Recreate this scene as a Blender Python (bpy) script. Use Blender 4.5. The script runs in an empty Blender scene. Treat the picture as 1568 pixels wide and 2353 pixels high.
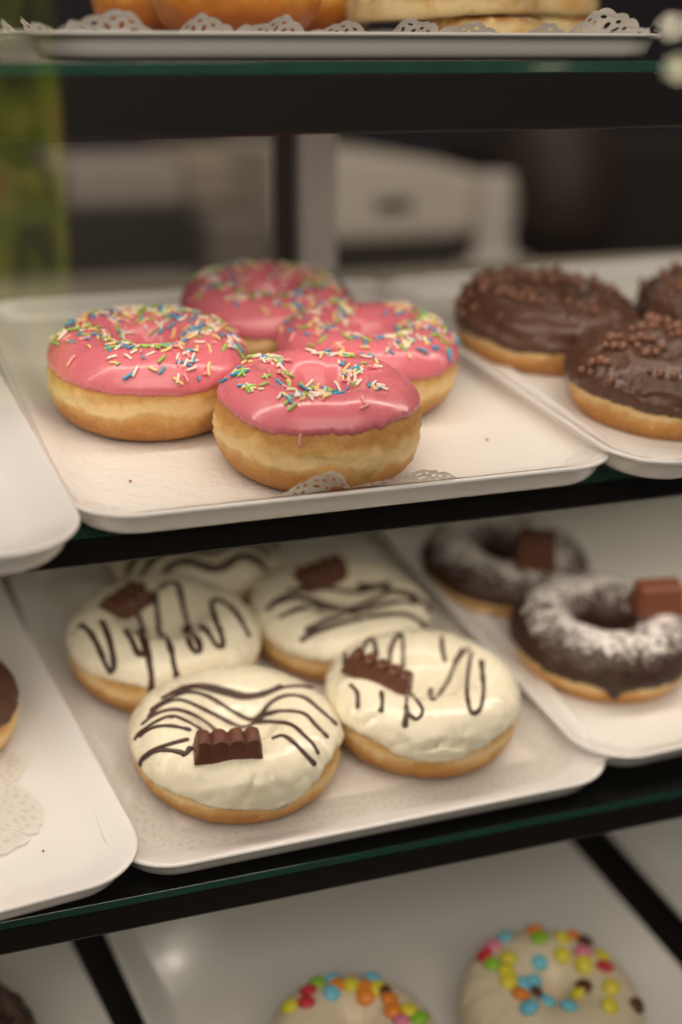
import bpy, bmesh, math, random
from mathutils import Vector, Matrix, noise
from mathutils.bvhtree import BVHTree
R = math.radians
sc = bpy.context.scene
COL = sc.collection
random.seed(7)

# ------------------------------------------------------------------ camera frame (calibration of the photograph)
W_, H_, F_ = 1568.0, 2353.0, 3400.0
PITCH, YAW = R(17.33), R(20.55)
Z0 = 1.2
CAM = Vector((0, 0, Z0))
FWD = Vector((math.sin(YAW)*math.cos(PITCH), math.cos(YAW)*math.cos(PITCH), -math.sin(PITCH)))
RIGHT = Vector((math.cos(YAW), -math.sin(YAW), 0))
UP = RIGHT.cross(FWD)
def ray(x, y): return (FWD*F_ + RIGHT*(x-W_/2) - UP*(y-H_/2)).normalized()
def at(x, y, Y):
    d = ray(x, y); return CAM + d*(Y/d.y)

class Shelf:
    def __init__(s, P, tilt):
        t = R(tilt)
        s.P = Vector(P); s.u = Vector((1,0,0)); s.v = Vector((0,math.cos(t),math.sin(t))); s.n = Vector((0,-math.sin(t),math.cos(t)))
        P0 = Vector((0, s.P.y, s.P.z)); s.tilt = t
        s.M = Matrix(((1,0,0,P0.x),(0,s.v.y,s.n.y,P0.y),(0,s.v.z,s.n.z,P0.z),(0,0,0,1)))
    def hit(s, x, y, off=0.0):
        d = ray(x, y); P = s.P + s.n*off
        C = CAM + d*((P-CAM).dot(s.n)/d.dot(s.n))
        return s.M.inverted() @ C
S1 = Shelf((0, 0.566, Z0 + 0.0015), 0)
S2 = Shelf((0.2129, 0.568, Z0 - 0.1841), 8.8)
S3 = Shelf((0.2122, 0.566, Z0 - 0.3443), 11)
S4 = Shelf((0.2122, 0.566, Z0 - 0.5023), 11)

# ------------------------------------------------------------------ materials
def newmat(name):
    m = bpy.data.materials.new(name); m.use_nodes = True
    nt = m.node_tree; b = nt.nodes['Principled BSDF']; return m, nt, b
def N(nt, t, **k):
    n = nt.nodes.new(t)
    for a, v in k.items():
        if a.startswith('_'): setattr(n, a[1:], v)
        else: n.inputs[a.replace('_', ' ')].default_value = v
    return n
def setb(b, **k):
    for a, v in k.items():
        i = b.inputs[a.replace('_', ' ')]
        if hasattr(i.default_value, '__len__') and len(v) == 3 and len(i.default_value) == 4: v = (*v, 1)
        i.default_value = v
def bump(nt, b, src, strength=.3, dist=.001):
    n = N(nt, 'ShaderNodeBump', Strength=strength, Distance=dist)
    nt.links.new(src, n.inputs['Height']); nt.links.new(n.outputs['Normal'], b.inputs['Normal']); return n
def objco(nt):
    return N(nt, 'ShaderNodeTexCoord').outputs['Object']
def noisetex(nt, co, scale, detail=3, rough=.5, dist=0):
    n = N(nt, 'ShaderNodeTexNoise', Scale=scale, Detail=detail, Roughness=rough, Distortion=dist)
    nt.links.new(co, n.inputs['Vector']); return n.outputs['Fac']
def ramp(nt, src, stops):
    r = N(nt, 'ShaderNodeValToRGB'); e = r.color_ramp.elements
    while len(e) > 1: e.remove(e[0])
    e[0].position = stops[0][0]; e[0].color = (*stops[0][1], 1)
    for p, c in stops[1:]:
        x = e.new(p); x.color = (*c, 1)
    nt.links.new(src, r.inputs['Fac']); return r.outputs['Color']
def mixc(nt, fac, a, b_, blend='MIX'):
    n = nt.nodes.new('ShaderNodeMix'); n.data_type = 'RGBA'; n.blend_type = blend
    for sock, v in ((n.inputs[0], fac), (n.inputs[6], a), (n.inputs[7], b_)):
        if hasattr(v, 'links') or hasattr(v, 'is_linked'): nt.links.new(v, sock)
        elif isinstance(v, (int, float)): sock.default_value = v
        else: sock.default_value = (*v, 1)
    return n.outputs[2]
def math_(nt, op, a, b_=None, c=None):
    n = nt.nodes.new('ShaderNodeMath'); n.operation = op
    for i, v in enumerate((a, b_, c)):
        if v is None: continue
        if isinstance(v, (int, float)): n.inputs[i].default_value = v
        else: nt.links.new(v, n.inputs[i])
    return n.outputs[0]
def maprange(nt, v, a, b_, c=0., d=1.):
    n = nt.nodes.new('ShaderNodeMapRange'); n.interpolation_type = 'SMOOTHSTEP'
    nt.links.new(v, n.inputs['Value'])
    for k, x in zip(('From Min','From Max','To Min','To Max'), (a,b_,c,d)): n.inputs[k].default_value = x
    return n.outputs['Result']

def simple(name, col, rough=.5, bumpscale=None, bstr=.2, bdist=.0005, var=0, **k):
    m, nt, b = newmat(name); setb(b, Base_Color=col, Roughness=rough, **k)
    co = objco(nt)
    if var:
        f = noisetex(nt, co, 40, 4)
        c = mixc(nt, f, tuple(x*(1-var) for x in col), tuple(min(1, x*(1+var)) for x in col))
        nt.links.new(c, b.inputs['Base Color'])
    if bumpscale: bump(nt, b, noisetex(nt, co, bumpscale, 4), bstr, bdist)
    return m

def dough_mat(name, tone=1.0, band=.5):
    m, nt, b = newmat(name)
    gen = N(nt, 'ShaderNodeTexCoord').outputs['Generated']
    sep = N(nt, 'ShaderNodeSeparateXYZ'); nt.links.new(gen, sep.inputs[0])
    co = objco(nt)
    big = noisetex(nt, co, 38, 4, .55); mid = noisetex(nt, co, 130, 4, .6); fine = noisetex(nt, co, 700, 3, .6)
    z = math_(nt, 'ADD', sep.outputs['Z'], math_(nt, 'MULTIPLY_ADD', big, .36, -.18))
    z = math_(nt, 'ADD', z, math_(nt, 'MULTIPLY_ADD', mid, .20, -.10))
    z = math_(nt, 'ADD', z, .5-band)
    k = tone
    st = [(0.0,(.35,.13,.026)),(.12,(.47,.19,.038)),(.27,(.58,.27,.062)),(.37,(.72,.43,.15)),(.43,(.92,.68,.35)),(.53,(.90,.63,.29)),(.60,(.72,.41,.13)),(.68,(.56,.26,.06)),(1.0,(.46,.2,.045))]
    c = ramp(nt, z, [(p, (q[0]*k, q[1]*k, q[2]*k)) for p, q in st])
    c = mixc(nt, math_(nt, 'MULTIPLY', maprange(nt, fine, .35, .75), .16), c, (.82,.66,.40))
    spk = N(nt, 'ShaderNodeTexVoronoi', Scale=330); nt.links.new(co, spk.inputs['Vector'])
    sp = math_(nt, 'MULTIPLY', math_(nt, 'LESS_THAN', spk.outputs['Distance'], .13), math_(nt, 'GREATER_THAN', mid, .6))
    c = mixc(nt, math_(nt, 'MULTIPLY', sp, .6), c, (.9,.82,.62))
    nt.links.new(c, b.inputs['Base Color'])
    setb(b, Roughness=.55, Subsurface_Weight=.12, Subsurface_Radius=(1.,.5,.25), Subsurface_Scale=.003, Specular_IOR_Level=.35)
    h = math_(nt, 'ADD', math_(nt, 'MULTIPLY', mid, .7), math_(nt, 'MULTIPLY', fine, .25))
    bump(nt, b, h, .7, .0016)
    return m

def icing_mat(name, col, rough=.22, sss=.15, wrinkle=.35, coat=.3, var=.06, scale=.003, dark=None):
    m, nt, b = newmat(name); co = objco(nt)
    big = noisetex(nt, co, 30, 3); fine = noisetex(nt, co, 420, 3, .6, .4); mid = noisetex(nt, co, 90, 3)
    c = mixc(nt, big, tuple(x*(1-var) for x in col), tuple(min(1, x*(1+var)) for x in col))
    nt.links.new(c, b.inputs['Base Color'])
    setb(b, Subsurface_Weight=sss, Subsurface_Radius=(1.,.45,.4), Subsurface_Scale=scale, Coat_Weight=coat, Coat_Roughness=.12)
    nt.links.new(maprange(nt, mid, .3, .75, rough*.8, rough*1.5), b.inputs['Roughness'])
    h = math_(nt, 'ADD', math_(nt, 'MULTIPLY', fine, maprange(nt, mid, .42, .62, .05, .7)), math_(nt, 'MULTIPLY', mid, .22))
    bump(nt, b, h, wrinkle, .0006)
    return m

def sugar_icing_mat():
    m, nt, b = newmat('sugared_chocolate')
    tc = N(nt, 'ShaderNodeTexCoord'); co = tc.outputs['Object']
    geo = N(nt, 'ShaderNodeSeparateXYZ'); nt.links.new(tc.outputs['Generated'], geo.inputs[0])
    g = N(nt, 'ShaderNodeNewGeometry'); 
    big = noisetex(nt, co, 75, 4, .6); fine = noisetex(nt, co, 330, 4, .65)
    z = math_(nt, 'ADD', geo.outputs['Z'], math_(nt, 'MULTIPLY_ADD', big, .55, -.275))
    z = math_(nt, 'ADD', z, math_(nt, 'MULTIPLY_ADD', fine, 1.1, -.55))
    f = maprange(nt, z, .77, 1.03)
    c = mixc(nt, f, (.045,.017,.010), (.80,.75,.72))
    nt.links.new(c, b.inputs['Base Color'])
    nt.links.new(maprange(nt, f, 0, 1, .35, .9), b.inputs['Roughness'])
    bump(nt, b, math_(nt, 'ADD', math_(nt, 'MULTIPLY', f, .6), fine), .7, .0012)
    return m

def glass_sheet_mat(name, tint, ior=1.5):
    m = bpy.data.materials.new(name); m.use_nodes = True; nt = m.node_tree; nt.nodes.clear()
    o = N(nt, 'ShaderNodeOutputMaterial'); t = N(nt, 'ShaderNodeBsdfTransparent', Color=(*tint, 1))
    g = N(nt, 'ShaderNodeBsdfGlossy', Color=(1,1,1,1), Roughness=.0); fr = N(nt, 'ShaderNodeFresnel', IOR=ior)
    gb = N(nt, 'ShaderNodeNewGeometry'); nt.links.new(math_(nt, 'MULTIPLY_ADD', gb.outputs['Backfacing'], 1/ior-ior, ior), fr.inputs['IOR'])
    x = N(nt, 'ShaderNodeMixShader'); nt.links.new(fr.outputs[0], x.inputs[0]); nt.links.new(t.outputs[0], x.inputs[1]); nt.links.new(g.outputs[0], x.inputs[2])
    nt.links.new(x.outputs[0], o.inputs[0]); return m

def emit(name, col, st):
    m, nt, b = newmat(name); setb(b, Base_Color=(.02,.02,.02), Emission_Color=col, Emission_Strength=st); return m

M = {}
M['dough'] = dough_mat('golden_dough', .97)
M['dough_warm'] = dough_mat('browned_dough', .93, .54)
M['pink'] = icing_mat('pink_glaze', (.72,.180,.230), .25, .06, .30, .4)
M['white'] = icing_mat('white_chocolate_icing', (.83,.765,.60), .24, .10, .25, .25, .05)
M['cream'] = icing_mat('cream_icing', (.74,.64,.47), .35, .1, .25, .1, .05)
M['choc'] = icing_mat('dark_chocolate_icing', (.088,.036,.020), .36, .0, .5, .10, .3)
M['sugar'] = sugar_icing_mat()
M['drizzle'] = icing_mat('chocolate_drizzle', (.055,.02,.012), .33, 0, .2, .1, .1)
M['piece'] = icing_mat('milk_chocolate', (.125,.045,.026), .38, 0, .25, 0, .15)
M['piece_red'] = icing_mat('reddish_milk_chocolate', (.20,.066,.034), .42, 0, .25, 0, .15)
M['pearl'] = simple('chocolate_pearl', (.22,.095,.056), .38, 300, .3, .0006, .25)
SPR = {}
for nme, c in dict(white=(.88,.80,.68), pink=(.85,.38,.38), yellow=(.88,.70,.30), green=(.34,.60,.13), blue=(.07,.36,.60)).items():
    SPR[nme] = simple('sprinkle_'+nme, c, .4, 600, .2, .0003)
SPR['black'] = simple('sprinkle_black', (.01,.008,.006), .4)
CAN = {}
for nme, c in dict(b=(.16,.56,.75), p=(.78,.22,.36), r=(.60,.02,.05), g=(.25,.55,.03), y=(.74,.66,.04), o=(.80,.25,.02), n=(.10,.03,.015)).items():
    CAN[nme] = simple('candy_shell_'+nme, c, .3, 300, .15, .0004)

def tray_mat():
    m, nt, b = newmat('white_melamine'); co = objco(nt)
    c = mixc(nt, noisetex(nt, co, 9, 4), (.78,.755,.745), (.82,.80,.79)); 
    nt.links.new(c, b.inputs['Base Color'])
    nt.links.new(maprange(nt, noisetex(nt, co, 50, 5), .3, .7, .16, .26), b.inputs['Roughness'])
    bump(nt, b, noisetex(nt, co, 25, 2), .06, .002); return m
M['tray'] = tray_mat()
def paper_mat():
    m, nt, b = newmat('embossed_doily_paper'); co = objco(nt)
    v = N(nt, 'ShaderNodeTexVoronoi', Scale=260); nt.links.new(co, v.inputs['Vector'])
    n1 = noisetex(nt, co, 55, 4); n2 = noisetex(nt, co, 600, 3)
    setb(b, Base_Color=(.83,.795,.755), Roughness=.75, Specular_IOR_Level=.25)
    h = math_(nt, 'ADD', math_(nt, 'MULTIPLY', v.outputs['Distance'], .35), math_(nt, 'ADD', math_(nt, 'MULTIPLY', n1, 1.6), math_(nt, 'MULTIPLY', n2, .3)))
    bump(nt, b, h, .55, .0022); return m
M['paper'] = paper_mat()
def lace_mat():
    m, nt, b = newmat('thin_white_paper'); setb(b, Base_Color=(.90,.875,.83), Roughness=.8, Specular_IOR_Level=.2)
    t = N(nt, 'ShaderNodeBsdfTranslucent', Color=(.80,.76,.70,1)); x = N(nt, 'ShaderNodeMixShader', Fac=.42)
    nt.links.new(b.outputs[0], x.inputs[1]); nt.links.new(t.outputs[0], x.inputs[2])
    nt.links.new(x.outputs[0], nt.nodes['Material Output'].inputs[0]); return m
M['lace'] = lace_mat()
M['glass'] = glass_sheet_mat('clear_shelf_glass', (.94,.965,.945))
M['pane'] = glass_sheet_mat('clear_front_glass', (.985,.99,.985))
M['glass_edge'] = simple('green_glass_edge', (.016,.072,.054), .12, None, var=.3, Coat_Weight=.4)
M['rail'] = simple('black_enamel', (.005,.0042,.0032), .42, 90, .05, .0004, Specular_IOR_Level=.25)
M['steel'] = simple('silver_aluminium', (.84,.81,.80), .45, 30, .05, .0005, .06, Metallic=.0)
M['darkmetal'] = simple('dark_door_seal', (.05,.042,.036), .6, var=.2)
M['beige'] = simple('beige_panel', (.40,.355,.29), .55, 12, .05, .002, .08)

# ------------------------------------------------------------------ object helpers
def tag(o, label=None, cat=None, group=None, kind=None):
    if label: o['label'] = label
    if cat: o['category'] = cat
    if group: o['group'] = group
    if kind: o['kind'] = kind
    return o
def empty(name, M4):
    o = bpy.data.objects.new(name, None); COL.objects.link(o); o.matrix_world = M4; o.empty_display_size = .02; return o
def mesh_obj(name, verts, faces, mat, parent=None, smooth=True, M4=None):
    me = bpy.data.meshes.new(name); me.from_pydata([tuple(v) for v in verts], [], faces)
    return finish(name, me, mat, parent, smooth, M4)
def finish(name, me, mat, parent=None, smooth=True, M4=None):
    for m in (mat if isinstance(mat, (list, tuple)) else [mat]): me.materials.append(m)
    if smooth: me.polygons.foreach_set('use_smooth', [True]*len(me.polygons))
    me.update()
    o = bpy.data.objects.new(name, me); COL.objects.link(o)
    if parent: o.parent = parent
    if M4 is not None: o.matrix_local = M4
    return o
def link(name, me, parent, M4):
    o = bpy.data.objects.new(name, me); COL.objects.link(o); o.parent = parent; o.matrix_local = M4; return o
def bm_mesh(bm, name):
    me = bpy.data.meshes.new(name); bm.normal_update(); bm.to_mesh(me); bm.free(); return me
def box_bm(bm, x0, x1, y0, y1, z0, z1, bev=0):
    r = bmesh.ops.create_cube(bm, size=1)
    for v in r['verts']:
        v.co = Vector(((x0+x1)/2 + v.co.x*(x1-x0), (y0+y1)/2 + v.co.y*(y1-y0), (z0+z1)/2 + v.co.z*(z1-z0)))
    if bev:
        es = list({e for v in r['verts'] for e in v.link_edges})
        bmesh.ops.bevel(bm, geom=es, offset=bev, segments=3, affect='EDGES', profile=.5)
def box(name, b, mat, parent=None, bev=.002, M4=None):
    bm = bmesh.new(); box_bm(bm, *b, bev); return finish(name, bm_mesh(bm, name), mat, parent, False, M4)
def nz(x, y, z): return noise.noise(Vector((x, y, z)))
def grid_faces(n, m, wrap_n=True, wrap_m=False):
    f = []
    for i in range(n if wrap_n else n-1):
        for j in range(m if wrap_m else m-1):
            a = i*m+j; b_ = ((i+1) % n)*m+j; c = ((i+1) % n)*m+(j+1) % m; d = i*m+(j+1) % m
            f.append((a, b_, c, d))
    return f

# ------------------------------------------------------------------ doughnuts
PE = 2/2.35
def spow(x, p): return math.copysign(abs(x)**p, x)
class Donut:
    def __init__(s, name, label, group, shelf, u, v, D, h, seed, hole=.2, dough='dough', contacts=(), off=0.0, cat='doughnut', kin=1.0):
        s.kin = kin
        s.D, s.h, s.seed = D, h, seed
        s.a = hole*D; s.Rc = D/2 - s.a
        s.shelf = shelf; s.contacts = contacts
        s.root = empty(name, shelf.M @ Matrix.Translation((u, v, off)))
        s.Minv = s.root.matrix_world.inverted()
        tag(s.root, label, cat, group)
        NA, NT = 120, 64
        V = []
        for i in range(NA):
            ph = 2*math.pi*i/NA
            for j in range(NT):
                V.append(s.pt(ph, -math.pi/2 + 2*math.pi*j/NT))
        s.body_f = grid_faces(NA, NT, True, True); s.body_v = V
        s.body = mesh_obj('dough', V, s.body_f, M[dough], s.root)
        s.ice_v = []; s.ice_f = []
    def squish(s, p):
        for (nx, ny, d) in s.contacts:
            k = p.x*nx + p.y*ny - d
            if k > -.004:
                e = (k+.004); e = e if e > 0 else 0
                sh = e - .004*(1-math.exp(-e/.004))
                p.x -= nx*sh; p.y -= ny*sh
        return p
    def pt(s, ph, t, smooth=False):
        h, sd = s.h, s.seed
        c, sn = spow(math.cos(t), PE), spow(math.sin(t), PE)
        if sn > 0:                       # the top is a rounder dome than the base
            k_ = sn if c > 0 else 1.0
            c = c*(1-k_) + math.cos(t)*k_ if c > 0 else (math.cos(t)*(.35+.65*sn) + c*.65*(1-sn) if s.kin > 0 else c)
            sn = sn*.25 + math.sin(t)*.75
        cx, sx = math.cos(ph), math.sin(ph)
        wob = 1 + .028*nz(cx*.9+sd, sx*.9, sd*.7) + .012*nz(cx*2.6, sx*2.6+sd, 3.1)
        r = s.Rc + s.a*c*(abs(s.kin) if c < 0 else 1)
        z = h/2*(1+sn)
        if c > 0:
            zc = h*(.47 + .07*nz(cx*1.6, sx*1.6, sd+9) + .03*nz(cx*6, sx*6, sd+4))
            dpt = .0016*(.6+.8*abs(nz(cx*2.2, sx*2.2, sd+2)))
            r -= dpt*.8*math.exp(-((z-zc)/.0008)**2)
            z2 = zc - h*.16
            r -= .0006*math.exp(-((z-z2)/.0012)**2)*max(0, nz(cx*3, sx*3, sd+6)*2)
            if not smooth: r += (.0010*nz(cx*7, sx*7, z*260+sd) + .0005*nz(cx*19, sx*19, z*420+sd))*min(1, max(0, z/.01))
            r -= .0012*max(0, 1-z/(h*.5))**2        # tucks in towards the base
        z += (.0014*nz(cx*2, sx*2, sd+5.) if sn > 0 else 0)*max(0, sn)
        r *= wob
        return s.squish(Vector((r*cx, r*sx, max(0, z))))
    def t_at(s, lev):
        q = 2*lev-1
        if q <= 0: return math.asin(max(-1, spow(q, 1/PE)))
        lo, hi = 0, math.pi/2
        for _ in range(24):
            m_ = (lo+hi)/2
            if spow(math.sin(m_), PE)*.25 + math.sin(m_)*.75 < q: lo = m_
            else: hi = m_
        return lo
    def icing(s, mat, lev, amp=.03, hi=.015, thick=.0017, drips=(), fill=None, name='icing', NA=240, NQ=40, inner=.35, low=1.5, label=None, ridge=0.0):
        V = []
        for i in range(NA):
            ph = 2*math.pi*i/NA; cx, sx = math.cos(ph), math.sin(ph)
            l = lev + amp*nz(cx*low+s.seed, sx*low, 7.7)*1.6 + hi*nz(cx*11, sx*11, s.seed+1) + hi*.8*nz(cx*31, sx*31, s.seed)
            for dp, dd, dw in drips:
                a = (ph-dp+math.pi) % (2*math.pi) - math.pi
                l -= dd*math.exp(-(a/dw)**2)
            t0 = s.t_at(max(.05, l)); 
            t1 = math.pi - s.t_at(inner) if fill is None else math.pi*fill[0]
            nq = NQ if fill is None else int(NQ*.7)
            prev = None
            for j in range(nq):
                q = j/(nq-1); q = q**1.25
                t = t0 + (t1-t0)*q
                sm = s.kin < 0; p = s.pt(ph, t, sm); p1 = s.pt(ph, t+.02, sm); p2 = s.pt(ph+.02, t, sm)
                n = (p2-p).cross(p1-p); n.normalize()
                arc = (t-t0)*s.a
                o = (thick+.0003)*math.sqrt(min(1, arc/.0022)) - .0004*max(0, 1-arc/.0008)
                if fill is None and q > .9: o *= max(0, (1-q)/.1); 
                o += .0002*nz(p.x*120, p.y*120, p.z*120+s.seed)*min(1, arc/.004)
                if ridge: o += ridge*(1-abs(nz(cx*1.5+t*.9+s.seed, sx*1.5-t*.6, t*2.6+nz(cx*2, sx*2, 1)))*2.2)*min(1, arc/.005)
                V.append(p + n*o); prev = V[-1]
            if fill is not None:
                rm = math.hypot(prev.x, prev.y); zm = prev.z; zc = zm - fill[1]
                for j in range(1, NQ-nq+1):
                    q = j/(NQ-nq); k = (1-q)
                    V.append(Vector((prev.x*k*.999+.00001*cx, prev.y*k*.999+.00001*sx, zc + (zm-zc)*k**1.8)))
        F = grid_faces(NA, NQ, True, False)
        o = mesh_obj(name, V, F, M[mat] if isinstance(mat, str) else mat, s.root)
        if label: o['label'] = label
        s.ice_v, s.ice_f, s.ice = V, F, o
        return o
    def bvh(s):
        k = len(s.body_v)
        return BVHTree.FromPolygons(s.body_v + s.ice_v, s.body_f + [tuple(x+k for x in f) for f in s.ice_f])
    def pix(s, tree, x, y, near=False):
        o = s.Minv @ CAM; d = (s.Minv.to_3x3() @ ray(x, y)).normalized()
        h = tree.ray_cast(o, d)
        if h[0] is None and near:
            c = Vector((0, 0, s.h*.6)); q = o + d*((c-o).dot(d)); h = tree.find_nearest(q)
        return (h[0], h[1]) if h[0] is not None else (None, None)
    def top(s, tree, x, y):
        h = tree.ray_cast(Vector((x, y, .2)), Vector((0, 0, -1))); return h[0], h[1]

def frame(p, n, ang, lift=0, scale=1.0):
    n = n.normalized(); ref = Vector((1,0,0)) if abs(n.x) < .9 else Vector((0,1,0))
    t = (ref - n*ref.dot(n)).normalized(); b_ = n.cross(t)
    x = t*math.cos(ang) + b_*math.sin(ang); y = n.cross(x); q = p + n*lift
    return Matrix(((x.x*scale,y.x*scale,n.x*scale,q.x),(x.y*scale,y.y*scale,n.y*scale,q.y),(x.z*scale,y.z*scale,n.z*scale,q.z),(0,0,0,1)))

# sprinkle meshes: little capsules along local x, slightly bent
def capsule(L, r, bend, mat, name):
    V = []; NS, NR = 9, 8
    for i in range(NS):
        s_ = -1 + 2*i/(NS-1)
        e = max(0, (abs(s_)*L/2 - (L/2-r))/r); rr = r*math.sqrt(max(.03, 1-e*e))
        for j in range(NR):
            a = 2*math.pi*j/NR
            V.append((s_*L/2, bend*(s_*s_) + rr*math.cos(a), rr*math.sin(a)))
    F = [(i*NR+j, (i+1)*NR+j, (i+1)*NR+(j+1) % NR, i*NR+(j+1) % NR) for i in range(NS-1) for j in range(NR)]
    F += [tuple(range(NR)), tuple((NS-1)*NR+j for j in reversed(range(NR)))]
    me = bpy.data.meshes.new(name); me.from_pydata(V, [], F); me.materials.append(mat)
    me.polygons.foreach_set('use_smooth', [True]*len(me.polygons)); return me
SPM = {}
for c in SPR:
    SPM[c] = [capsule(.0060, .00068, 0, SPR[c], 'sprinkle'), capsule(.0048, .00068, .0003, SPR[c], 'sprinkle'), capsule(.0066, .00064, -.0005, SPR[c], 'sprinkle'), capsule(.0030, .00066, 0, SPR[c], 'sprinkle')]
def put_sprinkles(d, items, cap=96):
    """items: (local matrix, colour, variant). The first `cap` are parts; the rest make one loose mass."""
    random.Random(d.seed).shuffle(items)
    items.sort(key=lambda it: (d.root.matrix_world @ it[0].translation - CAM).length)
    for Mx, c, k in items[:cap]: link('sprinkle', SPM[c][k], d.root, Mx)
    rest = items[cap:]
    if rest:
        cols = list(SPR); V = []; F = []; mi = []
        for Mx, c, k in rest:
            me = SPM[c][k]; b0 = len(V)
            V += [Mx @ v.co for v in me.vertices]
            for p in me.polygons: F.append(tuple(b0+i for i in p.vertices)); mi.append(cols.index(c))
        o = mesh_obj('sprinkles', V, F, [SPR[c] for c in cols], d.root)
        o.data.polygons.foreach_set('material_index', mi); o['kind'] = 'stuff'
COLW = ['white']*5 + ['pink']*3 + ['yellow']*4 + ['green']*4 + ['blue']*4
def spr_item(rng, p, n, col=None, ang=None, lift=None):
    n = (n + Vector((rng.uniform(-.2,.2), rng.uniform(-.2,.2), rng.uniform(-.1,.1)))).normalized()
    return (frame(p, n, rng.uniform(0, 6.3) if ang is None else ang, rng.uniform(.0004, .0011) if lift is None else lift, rng.uniform(.85, 1.1)), col or rng.choice(COLW), rng.choice([0,0,1,2,3]))
def ring_sprinkles(d, tree, n, seed, spread=.55, off=0):
    rng = random.Random(seed); out = []
    while len(out) < n:
        ph = rng.uniform(0, 6.283); r = d.Rc + off + rng.gauss(0, d.a*spread)
        if nz(math.cos(ph)*1.8+seed, math.sin(ph)*1.8, 2) < rng.uniform(-.6, .35): continue
        if r < d.Rc-d.a*.8 or r > d.D/2*.97: continue
        p, nn = d.top(tree, r*math.cos(ph), r*math.sin(ph))
        if p is not None: out.append(spr_item(rng, p, nn))
    return out

def contacts_for(lst):
    res = []
    for i, (u, v, D) in enumerate(lst):
        c = []
        for j, (u2, v2, D2) in enumerate(lst):
            if i == j: continue
            dx, dy = u2-u, v2-v; L = math.hypot(dx, dy)
            if L < (D+D2)/2*1.04: c.append((dx/L, dy/L, (L-.0005)*D/(D+D2)))
        res.append(c)
    return res

G_PINK = 'pink doughnuts with rainbow sprinkles'
pk = [(.2150,.0395,.0930),(.1562,.1130,.0935),(.2668,.1120,.0915),(.2405,.1900,.0930)]
ct = contacts_for(pk)
pinks = []
for (u, v, D), h, sd, lb, cc in zip(pk, (.0415,.0415,.0385,.0375), (1.3, 4.2, 8.8, 12.4),
    ('front pink glazed doughnut, one pink sprinkle stuck on its bare dough',
     'pink glazed doughnut at the left of the four, showing a wide band of bare dough',
     'pink glazed doughnut right behind the front one, beside the empty tray floor',
     'blurred pink glazed doughnut at the back of the four on the tray'), ct):
    d = Donut('pink_doughnut', lb, G_PINK, S2, u, v, D, h, sd, .186, 'dough', cc, kin=-.92); pinks.append(d)
    d.icing('pink', 0.765 if sd < 3 else .67 if sd < 10 else .6, .035, .022, .0016, inner=.3, NA=320)
# front one: clusters read along lines
d = pinks[0]; tree = d.bvh(); rng = random.Random(5); items = []
def cl(px): return (459.5+px[0]/3.033, 775.4+px[1]/3.033)
for (pts, n, sp) in (([(360,130),(500,170),(620,150)], 22, 26), ([(170,265),(290,250),(470,290)], 13, 22), ([(290,345),(430,365)], 9, 22),
    ([(520,355),(700,350),(860,390),(1000,350)], 30, 34), ([(590,400),(740,400),(940,410)], 24, 34), ([(980,270),(1080,230),(1230,200)], 22, 32),
    ([(770,100),(900,120),(1050,125),(1180,150)], 17, 18), ([(1020,300),(1120,330),(1290,370)], 12, 24), ([(540,200),(560,260),(640,270)], 7, 20), ([(960,180),(1000,200)], 3, 14)):
    for i in range(n):
        q = rng.random()*(len(pts)-1); k = min(int(q), len(pts)-2); f = q-k
        x = pts[k][0]*(1-f)+pts[k+1][0]*f + rng.gauss(0, sp); y = pts[k][1]*(1-f)+pts[k+1][1]*f + rng.gauss(0, sp*.5)
        p, nn = d.pix(tree, *cl((x, y)))
        if p is not None: items.append(spr_item(rng, p, nn))
for x, y, c, a in ((618,450,'green',1.4),(648,490,'green',1.1),(698,712,'pink',1.57),(1138,442,'pink',1.4),(120,342,'blue',.6),(102,352,'white',1.),(170,305,'blue',1.),(1147,487,'pink',.3),(620,268,'green',-.6),(1275,360,'white',1.9)):
    p, nn = d.pix(tree, *cl((x, y)))
    if p is not None:
        it = spr_item(rng, p, nn, c, None, .0006)
        up = Vector((0,0,1)); tz = (up - nn*up.dot(nn)).normalized(); ax = (nn.cross(tz)*-math.cos(a) + tz*math.sin(a)).normalized()
        yy = nn.cross(ax); q = p + nn*.0006
        items.append((Matrix(((ax.x,yy.x,nn.x,q.x),(ax.y,yy.y,nn.y,q.y),(ax.z,yy.z,nn.z,q.z),(0,0,0,1))), c, 2 if c == 'pink' and y > 600 else 0))
for it in ring_sprinkles(d, tree, 14, 91):
    if it[0].translation.y > .01: items.append(it)
put_sprinkles(d, items)
put_sprinkles(pinks[1], ring_sprinkles(pinks[1], pinks[1].bvh(), 360, 21, .6))
put_sprinkles(pinks[2], ring_sprinkles(pinks[2], pinks[2].bvh(), 250, 33, .6))
put_sprinkles(pinks[3], ring_sprinkles(pinks[3], pinks[3].bvh(), 260, 47, .6))

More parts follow.
